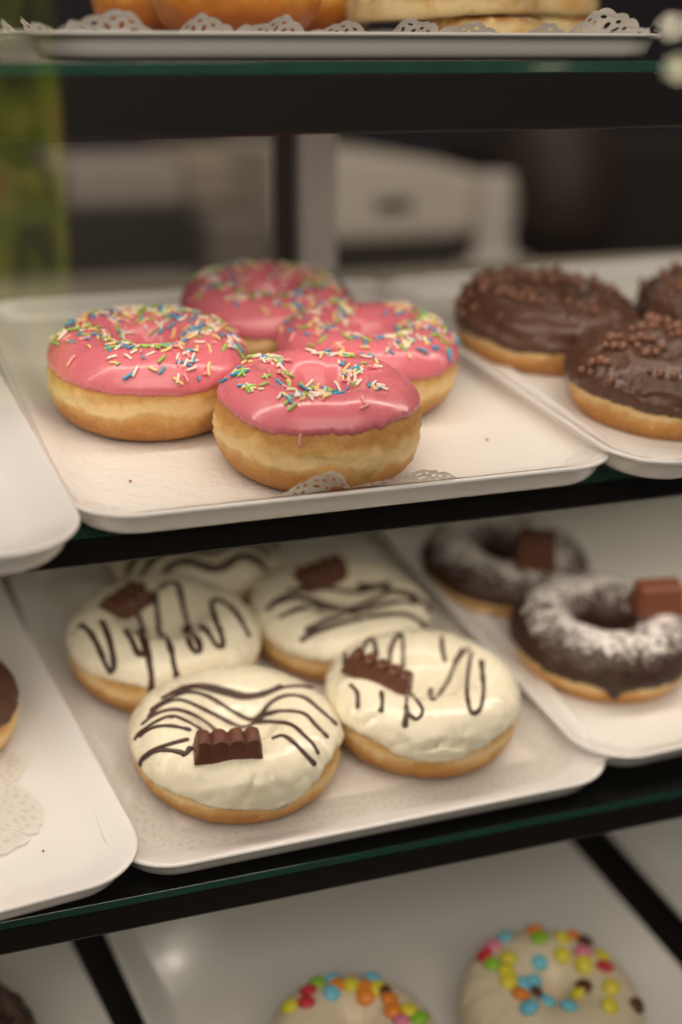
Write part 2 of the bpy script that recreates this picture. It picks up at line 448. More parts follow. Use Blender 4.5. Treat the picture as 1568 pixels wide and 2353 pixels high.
# ---- chocolate doughnuts with crisp pearls (right tray of the same shelf)
def pearl_mesh(r, k):
    bm = bmesh.new(); bmesh.ops.create_icosphere(bm, subdivisions=2, radius=r)
    for v in bm.verts: v.co *= .86 + .34*nz(v.co.x*500+k, v.co.y*500, v.co.z*500)
    me = bm_mesh(bm, 'chocolate_pearl'); me.materials.append(M['pearl']); me.polygons.foreach_set('use_smooth', [True]*len(me.polygons)); return me
PEARLS = [pearl_mesh(.0024, 1), pearl_mesh(.0019, 7), pearl_mesh(.0027, 13)]
ch = [(.3855,.1486,.0960),(.4030,.0540,.0930),(.4830,.1250,.0940)]
ct = contacts_for(ch)
G_CH = 'chocolate doughnuts topped with crisp pearls'
chd = []
for (u, v, D), h, sd, lb, cc in zip(ch, (.0365,.037,.040), (21.3, 25.9, 29.4),
    ('chocolate doughnut with rough clumped crisps on top, icing drooping over its front',
     'chocolate doughnut with round crisp pearls scattered on top, beside the small doily tab',
     'chocolate doughnut at the back of its tray, cut off by the right edge'), ct):
    d = Donut('chocolate_doughnut', lb, G_CH, S2, u, v, D, h, sd, .192, 'dough_warm', cc, kin=1.1); chd.append(d)
    d.icing('choc', .50, .06, .02, .002, inner=.3, ridge=.0016, drips=((-1.2,.10,.5),) if sd < 23 else ())
def c2(px): return (1005+px[0]*.359, 603+px[1]*.359)
PL0 = [(190,170),(180,250),(260,120),(320,110),(330,150),(390,130),(450,110),(520,80),(560,90),(620,110),(700,90),(730,130),(850,120),(900,140),(990,140),(1050,170),(1120,160),(1150,200),(380,210),(450,210),(480,230),(590,220),(610,250),(700,210),(670,260),(760,260),(840,260),(900,285),(990,270),(1000,320),(540,240),(650,120),(1100,180),(220,210),(290,180),(420,170),(240,300),(170,330)]
PL1 = [(1235,440),(1305,430),(1375,425),(1480,435),(1530,425),(1160,490),(1110,500),(1080,540),(1130,550),(1190,555),(1240,500),(1290,490),(1330,500),(1270,550),(1350,560),(1380,500),(1430,545),(1500,480),(1330,600),(1400,590),(1360,700),(1430,725),(1515,740),(1050,640),(1000,650),(1080,650),(1120,760),(990,710),(940,690),(1540,470)]
rng = random.Random(17)
for d, L, s0 in ((chd[0], PL0, 1.15), (chd[1], PL1, 1.0)):
    t_ = d.bvh()
    for q in L:
        p, nn = d.pix(t_, *c2(q), near=True)
        if p is not None: link('chocolate_pearl', rng.choice(PEARLS), d.root, frame(p, nn, rng.uniform(0,6), .0014, s0*rng.uniform(.85,1.2)))
for d, n in ((chd[0], 60), (chd[1], 62), (chd[2], 80)):
    t_ = d.bvh()
    for i in range(n):
        ph = rng.uniform(0, 6.283); rr = d.Rc + rng.gauss(0, d.a*.5)
        if d is chd[1] and math.cos(ph) < .2: continue
        if d is chd[0] and math.sin(ph) < -.3: continue
        p, nn = d.top(t_, rr*math.cos(ph), rr*math.sin(ph))
        if p is not None: link('chocolate_pearl', rng.choice(PEARLS), d.root, frame(p, nn, rng.uniform(0,6), .0014, rng.uniform(.85,1.2)))

# ---- chocolate pieces and drizzle
def choc_piece_mesh(L=.028, dp=.013, hgt=.0105, humps=4, name='chocolate_piece', mat='piece'):
    V = []; NX = 56
    for i in range(NX):
        q = i/(NX-1); x = (q-.5)*L
        hp = (abs(math.cos(q*humps*math.pi)))
        zt = hgt*(.66 + .34*math.sqrt(1-min(1, (2*((q*humps) % 1)-1)**2*.97))) if humps else hgt
        e = min(q, 1-q)*L; k = min(1, .75+.25*e/.0015); zt *= min(1, .8+.2*e/.001)
        V += [(x*1.04, -dp/2, 0), (x*1.0, -dp/2*.86*k, zt*.62), (x, -dp/2*.74*k, zt*.93), (x, -dp/2*.58*k, zt), (x, dp/2*.58*k, zt), (x, dp/2*.74*k, zt*.93), (x, dp/2*.86*k, zt*.62), (x*1.04, dp/2, 0)]
    F = grid_faces(NX, 8, False, True) + [tuple(range(8)), tuple((NX-1)*8+j for j in reversed(range(8)))]
    me = bpy.data.meshes.new(name); me.from_pydata(V, [], F); me.materials.append(M[mat])
    bm = bmesh.new(); bm.from_mesh(me); bmesh.ops.recalc_face_normals(bm, faces=bm.faces); bm.to_mesh(me); bm.free()
    return me
PIECE = choc_piece_mesh(); PIECE_B = choc_piece_mesh(.025, .014, .0095, 3); PIECE_C = choc_piece_mesh(.030, .012, .0100, 5); BLOCK = choc_piece_mesh(.024, .016, .015, 0, 'chocolate_piece', 'piece_red'); NUT = None
def put_piece(d, tree, px, yaw, me=PIECE, sink=.001, scale=1.0, lean=.5):
    p, nn = d.pix(tree, *px, near=True)
    n = (Vector((0,0,1))*(1-lean) + nn*lean).normalized()
    ref = Vector((math.cos(yaw), math.sin(yaw), 0)); x = (ref - n*ref.dot(n)).normalized(); y = n.cross(x); q = p - n*sink
    Mx = Matrix(((x.x,y.x,n.x,q.x),(x.y,y.y,n.y,q.y),(x.z,y.z,n.z,q.z),(0,0,0,1))) @ Matrix.Scale(scale, 4)
    return link('chocolate_piece', me, d.root, Mx)
def catmull(P, n=8):
    out = []
    for i in range(len(P)-1):
        a = P[max(0,i-1)]; b_ = P[i]; c = P[i+1]; e = P[min(len(P)-1,i+2)]
        for k in range(n):
            t = k/n
            out.append(tuple(.5*((2*b_[q]) + (-a[q]+c[q])*t + (2*a[q]-5*b_[q]+4*c[q]-e[q])*t*t + (-a[q]+3*b_[q]-3*c[q]+e[q])*t**3) for q in range(len(b_))))
    out.append(tuple(P[-1])); return out
def drizzle(d, tree, lines3, r=.0009):
    V = []; F = []; NR = 8
    for pts in lines3:
        if len(pts) < 3: continue
        b0 = len(V)
        for i, (p, n) in enumerate(pts):
            tg = (pts[min(i+1,len(pts)-1)][0] - pts[max(i-1,0)][0]).normalized()
            s_ = n.cross(tg).normalized()
            rr = r*(1+.35*nz(p.x*160, p.y*160, p.z*160+d.seed)); e = min(i, len(pts)-1-i)
            if e < 2: rr *= (.45, .8)[e]
            if i > len(pts)-6 and e >= 1: rr *= 1.2
            for j in range(NR):
                a = 2*math.pi*j/NR
                V.append(p + s_*(rr*1.25*math.cos(a)) + n*(rr*.75*math.sin(a)+.0003))
        m = len(pts)
        F += [(b0+i*NR+j, b0+i*NR+(j+1) % NR, b0+(i+1)*NR+(j+1) % NR, b0+(i+1)*NR+j) for i in range(m-1) for j in range(NR)]
        F += [tuple(b0+j for j in reversed(range(NR))), tuple(b0+(m-1)*NR+j for j in range(NR))]
    return mesh_obj('drizzle', V, F, M['drizzle'], d.root)
def pix_lines(d, tree, L, conv):
    out = []
    for l in L:
        cur = []
        for q in catmull([conv(p) for p in l], 10):
            p, n = d.pix(tree, *q, near=True)
            if p is None or p.z < .004 or (cur and (p-cur[-1][0]).length > .011):
                if len(cur) > 3: out.append(cur)
                cur = []
                if p is None or p.z < .004: continue
            cur.append((p, n))
        if len(cur) > 3: out.append(cur)
    return out
def top_lines(d, tree, L):
    out = []
    for l in L:
        cur = []
        for q in catmull(l, 10):
            p, n = d.top(tree, *q)
            if p is not None and p.z > d.h*.25: cur.append((p, n))
        if len(cur) > 3: out.append(cur)
    return out
wh = [(.1790,.0583,.0983),(.2785,.0650,.0975),(.1660,.1480,.0985),(.2660,.1520,.0990),(.2060,.2330,.0980)]
ct = contacts_for(wh)
G_W = 'white chocolate doughnuts with dark drizzle'
LBL = ('front white iced doughnut with parallel wavy stripes and a ridged chocolate piece facing out',
       'white iced doughnut with a slanted chocolate piece and a pale smear low on its dough',
       'white iced doughnut with long vertical drizzle loops running down its left side',
       'white iced doughnut behind two others, its chocolate piece on the back rim',
       'blurred striped white iced doughnut at the very back, partly hidden by the black shelf rail')
wd = []
for (u, v, D), h, sd, lb, cc, lv, dr in zip(wh, (.034,.036,.0375,.033,.038), (31.2,35.5,39.9,43.1,47.7), LBL, ct, (.55,.61,.61,.62,.5),
        (((-1.95,.09,.30),(-1.45,.11,.25),(-.75,-.17,.4)), ((-2.,.05,.3),(-.2,-.14,.4)), ((-1.4,.1,.4),), (), ())):
    d = Donut('white_iced_doughnut', lb, G_W, S3, u, v, D, h, sd, .172, 'dough_warm', cc); wd.append(d)
    d.icing('white', lv, .05, .012, .002, fill=(.80, .0055), drips=dr, low=1.9)
def c5(p): return (p[0]/2.0, 1206.2+p[1]/2.0)
def c6(p): return (784+p[0]/2.0, 1177.5+p[1]/2.0)
def ident(p): return p
t0 = wd[0].bvh()
L0 = [[(740,800),(830,760),(920,750),(1040,775),(1120,793),(1210,782),(1300,750),(1380,742),(1450,755)],
 [(760,790),(850,745),(940,738),(1050,762),(1130,782),(1215,770),(1300,738)],
 [(690,855),(760,810),(860,770),(960,790),(1060,850),(1150,895),(1200,870),(1250,815),(1320,785),(1400,795),(1470,850),(1550,920)],
 [(680,885),(740,830),(820,805),(900,830),(1000,880),(1080,920),(1130,930),(1180,905),(1230,870),(1310,855),(1400,870),(1450,920),(1510,980)],
 [(650,920),(720,870),(800,850),(880,870),(950,910),(990,945)], [(620,990),(650,950),(720,905),(790,880),(860,905),(930,945)],
 [(640,975),(700,935),(780,925),(880,945)], [(1170,910),(1250,905),(1340,920),(1400,970),(1440,1010),(1465,1055)],
 [(870,985),(790,1005),(720,1030),(660,1070),(645,1105)], [(1250,985),(1300,970),(1350,1000),(1400,1050),(1450,1105)],
 [(655,1080),(700,1045),(760,1035),(830,1045),(850,1055),(880,1020)]]
drizzle(wd[0], t0, pix_lines(wd[0], t0, L0, c5)); put_piece(wd[0], t0, (524,1722), R(-11), PIECE, .0024, 1.08, .15)
t1 = wd[1].bvh()
L1 = [[(95,640),(130,580),(155,600),(162,670)], [(225,720),(225,640),(250,580),(275,560),(285,620),(282,730)], [(465,570),(465,620),(480,690)],
 [(590,620),(530,690),(490,780),(430,860),(410,840),(415,810)], [(600,640),(585,740),(580,840),(600,920),(640,900),(655,820),(650,740),(645,680)],
 [(40,790),(75,830),(78,905)], [(185,820),(190,880),(182,920)], [(310,830),(345,860),(375,910),(350,950),(315,930),(300,900)], [(300,850),(300,920),(292,990)], [(560,620),(520,700)], [(18,640),(20,710)]]
drizzle(wd[1], t1, pix_lines(wd[1], t1, L1, c6)); put_piece(wd[1], t1, (868,1556), R(-42), PIECE_C, .0022, 1.12, .6)
t2 = wd[2].bvh()
def c8(p): return ((250+p[0]/1.568)/1.741, (2200+p[1]/1.568)/1.741)
L2 = [[(100,490),(135,480),(190,540),(240,640),(285,740),(305,765),(325,730),(310,620),(280,520),(240,440)], [(395,500),(430,560),(470,640),(500,660),(520,640),(500,560),(470,500)],
 [(470,400),(500,480),(525,580),(545,700),(560,800),(555,930)], [(500,200),(515,290),(545,330),(575,270),(590,345),(602,450),(612,540),(650,545),(685,640),(700,720),(722,805)],
 [(600,250),(650,215),(700,205),(730,230),(750,310),(770,400),(800,500),(850,570),(865,620),(845,645),(815,620),(790,560),(765,480)],
 [(860,480),(900,500),(940,560),(970,605),(1005,600),(1000,540),(970,460),(945,390),(940,330),(970,315),(1030,340),(1090,400),(1140,480),(1175,550)]]
drizzle(wd[2], t2, pix_lines(wd[2], t2, L2, c8), .0012); put_piece(wd[2], t2, (285,1392), R(40), PIECE_B, .0018, 1.1, .5)
t3 = wd[3].bvh()
L3 = [[(612,1405),(640,1385),(690,1375),(740,1395)], [(620,1392),(660,1370),(720,1380),(790,1400),(850,1385),(900,1360),(960,1370)], [(690,1475),(720,1455),(800,1430),(880,1415),(940,1415),(990,1450)],
 [(700,1450),(760,1425),(850,1400),(910,1385),(960,1385)], [(640,1420),(700,1398),(780,1402),(840,1412)], [(820,1345),(880,1352),(950,1375),(1000,1405)], [(660,1360),(740,1350),(820,1360),(900,1340)]]
drizzle(wd[3], t3, pix_lines(wd[3], t3, L3, ident), .0013); put_piece(wd[3], t3, (735,1330), R(18), PIECE, .001, 1.1, .3)
t4 = wd[4].bvh()
drizzle(wd[4], t4, top_lines(wd[4], t4, [[(-.046,.010*k-.043),(-.02,.010*k-.036),(0,.010*k-.044),(.02,.010*k-.037),(.046,.010*k-.044)] for k in range(9)]), .0018)
# pale smear of icing low on the second one
p, n = wd[1].pix(t1, 1012, 1735)
bm = bmesh.new(); bmesh.ops.create_uvsphere(bm, u_segments=28, v_segments=12, radius=1)
for v_ in bm.verts: v_.co = Vector((v_.co.x*.0125, v_.co.y*.0032, v_.co.z*.0008)) * (1+.3*nz(v_.co.x*3, v_.co.y*3, 5))
sm = finish('icing_smear', bm_mesh(bm, 'icing_smear'), M['white'], wd[1].root)
tz = Vector((0,0,1)); tv = (tz-n*tz.dot(n)).normalized(); tx = tv.cross(n)
cs, sn = math.cos(R(6)), math.sin(R(6)); ax = tx*cs + tv*sn; ay = n.cross(ax)
sm.matrix_local = Matrix(((ax.x,ay.x,n.x,p.x),(ax.y,ay.y,n.y,p.y),(ax.z,ay.z,n.z,p.z),(0,0,0,1)))

# ---- sugar dusted chocolate doughnuts
su = [(.4000,.0972,.0985),(.3850,.1890,.0960)]
ct = contacts_for(su); G_S = 'chocolate doughnuts dusted with icing sugar'
sd_ = []
for (u, v, D), h, sd, lb, cc, dr in zip(su, (.035,.029), (51.2,55.5), ('sugar dusted chocolate doughnut with a square chocolate block and one drip',
    'blurred sugar dusted chocolate doughnut at the back with a dark chunk on it'), ct, (((-1.95,.14,.07),(-1.9,.06,.2)), ())):
    d = Donut('sugared_doughnut', lb, G_S, S3, u, v, D, h, sd, .182, 'dough', cc); sd_.append(d)
    d.icing('sugar', .47, .03, .02, .0022, inner=.25, drips=dr)
tr = sd_[0].bvh(); put_piece(sd_[0], tr, (1508,1392), R(-8), BLOCK, .002, 1.1, .1)
tr = sd_[1].bvh(); put_piece(sd_[1], tr, (1228,1290), R(-25), choc_piece_mesh(.022, .022, .019, 0), .001, 1, .1)

# ---- plain chocolate doughnut at the left edge
d = Donut('chocolate_doughnut', 'dark chocolate doughnut cut off by the left edge, on the lace doily', None, S3, .0370, .1220, .0960, .035, 61.3, .2, 'dough')
d.icing('choc', .66, .05, .02, .002, inner=.3)

# ---- candy doughnuts of the lowest shelf
def candy_mesh(c):
    bm = bmesh.new(); bmesh.ops.create_uvsphere(bm, u_segments=16, v_segments=10, radius=.0048)
    for v_ in bm.verts: v_.co.z *= .55
    me = bm_mesh(bm, 'candy'); me.materials.append(CAN[c]); me.polygons.foreach_set('use_smooth', [True]*len(me.polygons)); return me
CM = {c: candy_mesh(c) for c in CAN}
def c7(p): return (603+p[0]*.6154, 2096.5+p[1]*.6154)
G_C = 'cream iced doughnuts with candy beans'
K1 = [(905,100,'b'),(860,130,'p'),(833,165,'r'),(858,197,'g'),(920,175,'y'),(912,228,'y'),(920,262,'y'),(1017,72,'o'),(1037,100,'g'),(1118,98,'y'),(1165,92,'o'),(1203,112,'n'),(1195,152,'p'),(1268,165,'y'),(1278,208,'r'),(1120,165,'y'),(1200,198,'y'),(1035,190,'b'),(1015,260,'b'),(975,272,'b'),(965,310,'o'),(1022,305,'n'),(1065,335,'b'),(997,360,'b'),(1142,355,'b'),(1182,303,'y'),(1200,283,'n'),(1302,283,'y'),(1295,352,'y'),(1395,350,'n')]
K0 = [(105,355,'y'),(165,340,'r'),(165,258,'r'),(205,267,'g'),(275,230,'o'),(268,258,'b'),(258,305,'b'),(330,275,'y'),(395,232,'o'),(413,252,'b'),(462,250,'n'),(432,290,'y'),(385,318,'o'),(475,330,'o'),(487,370,'o'),(548,370,'y'),(585,400,'g'),(520,410,'p')]
rng = random.Random(3)
for (u, v, D), h, sd, lb, K in zip([(.3364,.0207,.0925),(.2270,.0235,.0860)], (.036,.0355), (65.1,69.3),
    ('cream iced doughnut with candy beans scattered all round its visible hole', 'cream iced doughnut cut off by the bottom edge, orange candy beans on its rim'), (K1, K0)):
    d = Donut('candy_doughnut', lb, G_C, S4, u, v, D, h, sd, .215, 'dough'); d.icing('cream', .16, .03, .01, .002, fill=(.92, .005)); t_ = d.bvh()
    for x, y, c in K:
        p, nn = d.pix(t_, *c7((x, y)), near=True)
        if p is not None: link('candy_bean', CM[c], d.root, frame(p, (nn+Vector((rng.uniform(-.3,.3),rng.uniform(-.3,.3),0))).normalized(), rng.uniform(0,6), .0010, rng.uniform(.92,1.08)))
q = S4.hit(-128, 2500)
d = Donut('chocolate_doughnut', 'chocolate doughnut with black sprinkles peeping in at the lower left corner', None, S4, q.x, q.y, .092, .037, 73.3, .2, 'dough'); d.icing('choc', .45, .05, .02, .002, inner=.3)
rng = random.Random(8); t_ = d.bvh(); it = []
for i in range(110):
    ph = rng.uniform(0, 6.283); rr = d.Rc + rng.gauss(0, d.a*.5); p, nn = d.top(t_, rr*math.cos(ph), rr*math.sin(ph))
    if p is not None: it.append(spr_item(rng, p, nn, 'black'))
put_sprinkles(d, it)

# ------------------------------------------------------------------ trays
def rrect(w, d_, r, n=10):
    P = []
    for cx, cy, a0 in ((w/2-r, d_/2-r, 0), (-w/2+r, d_/2-r, 90), (-w/2+r, -d_/2+r, 180), (w/2-r, -d_/2+r, 270)):
        for i in range(n+1):
            a = R(a0+90*i/n); P.append((cx+r*math.cos(a), cy+r*math.sin(a)))
    return P
def tray(label, shelf, u, v, w, d_, rot, lift=0.0, group='white display trays', rad=.03, zs=1.0):
    root = empty('display_tray', shelf.M @ Matrix.Translation((u, v, -.006+lift)) @ Matrix.Rotation(R(rot), 4, 'Z'))
    tag(root, label, 'tray', group)
    prof = [(.060,.0060),(.022,.0060),(.0195,.0062),(.0165,.0068),(.0125,.0085),(.0085,.0103),(.0050,.0120),(.0030,.0129),(.0017,.0134),(.0007,.0134),(.0001,.0130),(0,.0124),(.0004,.0117),(.0012,.0113),(.0026,.0107),(.0036,.0094),(.0044,.0070),(.0056,.0035),(.0076,.0012),(.0110,.0003),(.0220,.0003),(.060,.0003)]
    V = []; n = 14; m = (n+1)*4
    for e, z in prof:
        z *= zs
        for x, y in rrect(w-2*e, d_-2*e, max(.004, rad-e*.75), n): V.append((x, y, z))
    F = []
    for k in range(len(prof)-1):
        for i in range(m):
            F.append((k*m+i, (k+1)*m+i, (k+1)*m+(i+1) % m, k*m+(i+1) % m))
    F.append(tuple(range(m))[::1]); F.append(tuple((len(prof)-1)*m+i for i in range(m))[::-1])
    me = bpy.data.meshes.new('tray_body'); me.from_pydata(V, [], F)
    bm = bmesh.new(); bm.from_mesh(me); bmesh.ops.recalc_face_normals(bm, faces=bm.faces); bm.to_mesh(me); bm.free()
    finish('tray_body', me, M['tray'], root)
    for sx in (-1, 1):
        for sy in (-1, 1):
            bm = bmesh.new(); bmesh.ops.create_cone(bm, cap_ends=True, segments=28, radius1=.0088, radius2=.0098, depth=.0018)
            for v_ in bm.verts: v_.co += Vector((sx*(w/2-.034), sy*(d_/2-.032), -.0004))
            finish('foot', bm_mesh(bm, 'foot'), M['tray'], root, False)
    root['wd'] = (w, d_)
    return root
T1 = tray('white tray on the top shelf holding buns and flatbreads', S1, .2450, .178, .292, .29, 0, .0002, zs=.86)
T2a = tray('empty looking white tray on the middle left, overhanging the shelf edge', S2, -.0335, .1035, .257, .289, 2, .0042)
T2b = tray('white tray carrying the four pink doughnuts', S2, .2240, .1365, .257, .289, 0)
T2c = tray('white tray carrying the chocolate pearl doughnuts', S2, .4600, .130, .257, .289, 4, .0042)
T3a = tray('white tray with a lace doily, jutting out furthest at the lower left', S3, -.0200, .1180, .257, .289, 6, .0042)
T3b = tray('white tray carrying the five white iced doughnuts', S3, .2310, .1385, .254, .289, 1)
T3c = tray('white tray carrying the sugar dusted chocolate doughnuts', S3, .4640, .1530, .257, .289, 3.5, .0042)
T4a = tray('grey shaded tray at the lower left corner, left of a black gap', S4, -.0290, .0900, .289, .32, 8)
T4b = tray('wide shaded tray under the two candy doughnuts', S4, .2800, .0700, .289, .33, 5)
T4c = tray('shaded tray at the lower right corner beyond the black gap', S4, .5950, .0800, .289, .32, 4)
for t_ in (T1,T2a,T2b,T2c,T3a,T3b,T3c,T4a,T4b,T4c): del t_['wd']

# ------------------------------------------------------------------ paper doilies with pierced lace borders
LOBE = .030; BW = .021
def lace_strip(L, seed=0):
    """flat border strip: u in [0,L], v in [0,~BW]; real holes, cut for bending"""
    nl = max(1, round(L/LOBE)); P = L/nl
    cu = bpy.data.curves.new('lace', 'CURVE'); cu.dimensions = '2D'; cu.fill_mode = 'BOTH'
    def poly(pts):
        sp = cu.splines.new('POLY'); sp.points.add(len(pts)-1)
        for i, (x, y) in enumerate(pts): sp.points[i].co = (x, y, 0, 1)
        sp.use_cyclic_u = True
    out = []
    n = nl*56
    for i in range(n+1):
        x = L*i/n; q = (x % P)/P
        out.append((x, .0105 + .0085*abs(math.sin(math.pi*q))**.8 + .0017*abs(math.sin(5*math.pi*q))**.7))
    poly([(0,0)] + out + [(L,0)])
    def ell(cx, cy, a, b_, rot, k=10):
        c, s_ = math.cos(rot), math.sin(rot)
        poly([(cx + a*math.cos(t)*c - b_*math.sin(t)*s_, cy + a*math.cos(t)*s_ + b_*math.sin(t)*c) for t in [2*math.pi*i/k for i in range(k)]])
    for l in range(nl):
        cx = (l+.5)*P
        for a in (20, 48, 76, 104, 132, 160):      # fan of petals
            t = R(a); ell(cx + .0088*math.cos(t)*1.05, .0042 + .0088*math.sin(t), .0019, .00085, t)
        for a in (38, 64, 90, 116, 142):           # outer round holes
            t = R(a); ell(cx + .0132*math.cos(t)*.95, .0036 + .0128*math.sin(t), .0009, .0011, t)
        for a in (35, 90, 145):
            t = R(a); ell(cx + .0042*math.cos(t), .0030 + .0042*math.sin(t), .0011, .0006, t)
        ell(l*P + .0016, .0085, .0008, .0012, 0) ; ell((l+1)*P - .0016, .0085, .0008, .0012, 0)
        ell(l*P + .0019, .0035, .0009, .0013, .3); ell((l+1)*P - .0019, .0035, .0009, .0013, -.3)
    ob = bpy.data.objects.new('lace_tmp', cu); COL.objects.link(ob)
    dg = bpy.context.evaluated_depsgraph_get(); me = bpy.data.meshes.new_from_object(ob.evaluated_get(dg))
    bpy.data.objects.remove(ob); bpy.data.curves.remove(cu)
    bm = bmesh.new(); bm.from_mesh(me); bpy.data.meshes.remove(me)
    for k in range(1, 9): bmesh.ops.bisect_plane(bm, geom=bm.verts[:]+bm.edges[:]+bm.faces[:], plane_co=(0, BW*k/9, 0), plane_no=(0,1,0))
    for k in range(1, int(L/.005)): bmesh.ops.bisect_plane(bm, geom=bm.verts[:]+bm.edges[:]+bm.faces[:], plane_co=(k*.005, 0, 0), plane_no=(1,0,0))
    return bm
def rise(e):
    pr = ((-.01,.0136),(.0017,.0135),(.003,.0130),(.005,.0121),(.0085,.0104),(.0125,.0086),(.0165,.0069),(.0195,.0063),(.022,.0061),(9,.0061))
    for (e0, z0_), (e1, z1_) in zip(pr, pr[1:]):
        if e0 <= e <= e1: return z0_ + (z1_-z0_)*(e-e0)/(e1-e0) - .0061
    return 0
def doily(label, tr_, w, d_, cx=0, cy=0, rot=0, z=.0062, front=None, side=None, wave=.0004, sides=True):
    """front(u)->(angle in degrees) how far the front lace stands up; side likewise for the other three"""
    root = empty('paper_doily', tr_.matrix_world @ Matrix.Translation((cx, cy, z)) @ Matrix.Rotation(R(rot), 4, 'Z'))
    tag(root, label, 'doily', 'paper doilies on the trays')
    w2, d2 = w/2, d_/2
    V = []; F = []
    nx, ny = 64, 64
    for i in range(nx+1):
        for j in range(ny+1):
            a, b_ = 2*i/nx-1, 2*j/ny-1
            x = w2*a; y = d2*b_; zz = max(0, wave*nz(x*45, y*45, 3))
            if not sides:                # wide sheet: rides up the sloping tray sides
                x *= 1-.05*abs(b_)**8; y *= 1 if b_ < 0 else 1-.05*abs(a)**8
                X, Y_ = x+cx, y+cy
                qx, qy = abs(X)-(.1285-.03), abs(Y_)-(.1445-.03)
                e = -(math.hypot(max(qx, 0), max(qy, 0)) + min(max(qx, qy), 0) - .03)
                zz *= min(1, max(0, (e-.02)/.02))
                if e < .03: zz += rise(e) + .00022*abs(nz(x*150, y*150, 5))*min(1, max(0, (.03-e)/.01))
            V.append((x, y, zz))
    for i in range(nx):
        for j in range(ny): F.append((i*(ny+1)+j, (i+1)*(ny+1)+j, (i+1)*(ny+1)+j+1, i*(ny+1)+j+1))
    mesh_obj('sheet', V, F, M['paper'], root)
    ext = .012
    for k, (ox, oy, dx, dy, L) in enumerate(((-w2,-d2,1,0,w),(w2,-d2,0,1,d_),(w2,d2,-1,0,w),(-w2,d2,0,-1,d_))):
        if k and not sides: continue
        fn = front if k == 0 else side
        bm = lace_strip(L)
        for v_ in bm.verts:
            u, vv = v_.co.x, v_.co.y
            e = max(0, (1-min(u, L-u)/.03))      # ends flare round the corner
            fv = fn(u/L) if fn else 0; hs = 1
            if isinstance(fv, tuple): fv, hs = fv
            ang = R(fv); vv *= hs
            o_ = 0; zz = 0
            # arc bend over the first 6 mm, then straight
            b0 = .006
            if ang > .001:
                k1 = min(vv, b0)/b0*ang; rad_ = b0/ang
                o_ = rad_*math.sin(k1); zz = rad_*(1-math.cos(k1))
                if vv > b0: o_ += (vv-b0)*math.cos(ang); zz += (vv-b0)*math.sin(ang)
            else: o_ = vv
            uu = u + (u-L/2)/(L/2)*o_*e*.9
            zz += max(0, wave*nz((ox+dx*u)*45, (oy+dy*u)*45, 3))*(1-min(1, vv/.01)) + .0005*abs(nz(u*120, vv*90, k))*min(1, vv/.008)
            if not sides:
                e_ = .1445 - abs(oy+cy-o_); zz += rise(max(e_, .0012))
            v_.co = Vector((ox + dx*uu + dy*o_, oy + dy*uu - dx*o_, zz+.00005))
        finish('lace_border', bm_mesh(bm, 'lace_border'), M['lace'], root)
    return root
def tabs(*pk):
    def f(u):
        k = min(1, sum(a*math.exp(-((u-c)/w_)**4) for c, a, w_ in pk)); return (1+50*k, .22+.74*k)
    return f
def bumps(*pk, base=30):
    def f(u): return base + sum(a*math.exp(-((u-c)/w_)**2) for c, a, w_ in pk)
    return f
doily('lacy doily with its scalloped edge standing up along the top shelf tray', T1, .246, .240, front=lambda u: 40 + 34*nz(u*7, 1.7, 2) + 22*nz(u*19, 4, 1), side=lambda u: 30+18*nz(u*8, 5, 1), wave=.0009)
doily('paper doily under the pink doughnuts, a few lace tabs curling over the tray edge', T2b, .2485, .257, cx=.0, cy=-.0065, front=tabs((.400,1,.055),(.515,.55,.04),(.60,.8,.055)), sides=False, wave=.0007)
doily('paper doily under the chocolate pearl doughnuts with one small upright tab', T2c, .2485, .257, cy=-.0065, front=tabs((.26,1,.055)), sides=False)
doily('lace doily lying flat beside bare tray in the lower left tray', T3a, .132, .200, cx=.017, cy=.020, rot=-4, z=.0071, front=lambda u: 1.5+2*nz(u*8,1,1), side=lambda u: 1.5+2*nz(u*8,4,1))
doily('paper doily under the white iced doughnuts with faint pierced corners', T3b, .185, .222, cx=.001, cy=-.002, z=.0067, front=lambda u: 3+3*nz(u*9,3,3), side=lambda u: 3+2*nz(u*9,7,3))
doily('paper doily under the sugar dusted doughnuts', T3c, .2485, .257, cy=-.0065, front=tabs(), sides=False)

crm = simple('brown_crumb', (.42,.19,.05), .8, 900, .5, .0006)
for i, (x, y, sh, r_, dz, lb) in enumerate(((143,2028,S3,.0006,.0045,'tiny dark brown crumb on the bare front of the lower left tray'),(100,1955,S3,.0006,.0055,'tiny golden crumb on the flat lace of the lower left tray'),
        (1120,1010,S2,.0007,.0012,'small crumb on the open paper right of the front pink doughnut'),(300,1105,S2,.0006,.0012,'small crumb on the paper left of the front pink doughnut'))):
    q = sh.hit(x, y, dz); bm = bmesh.new(); bmesh.ops.create_icosphere(bm, subdivisions=2, radius=r_)
    for v_ in bm.verts: v_.co *= 1+.4*nz(v_.co.x*1500+i, v_.co.y*1500, v_.co.z*1500)
    o = finish('crumb', bm_mesh(bm, 'crumb'), crm); o.matrix_world = sh.M @ Matrix.Translation((q.x, q.y, q.z)); tag(o, lb, 'crumb', 'crumbs on the trays')
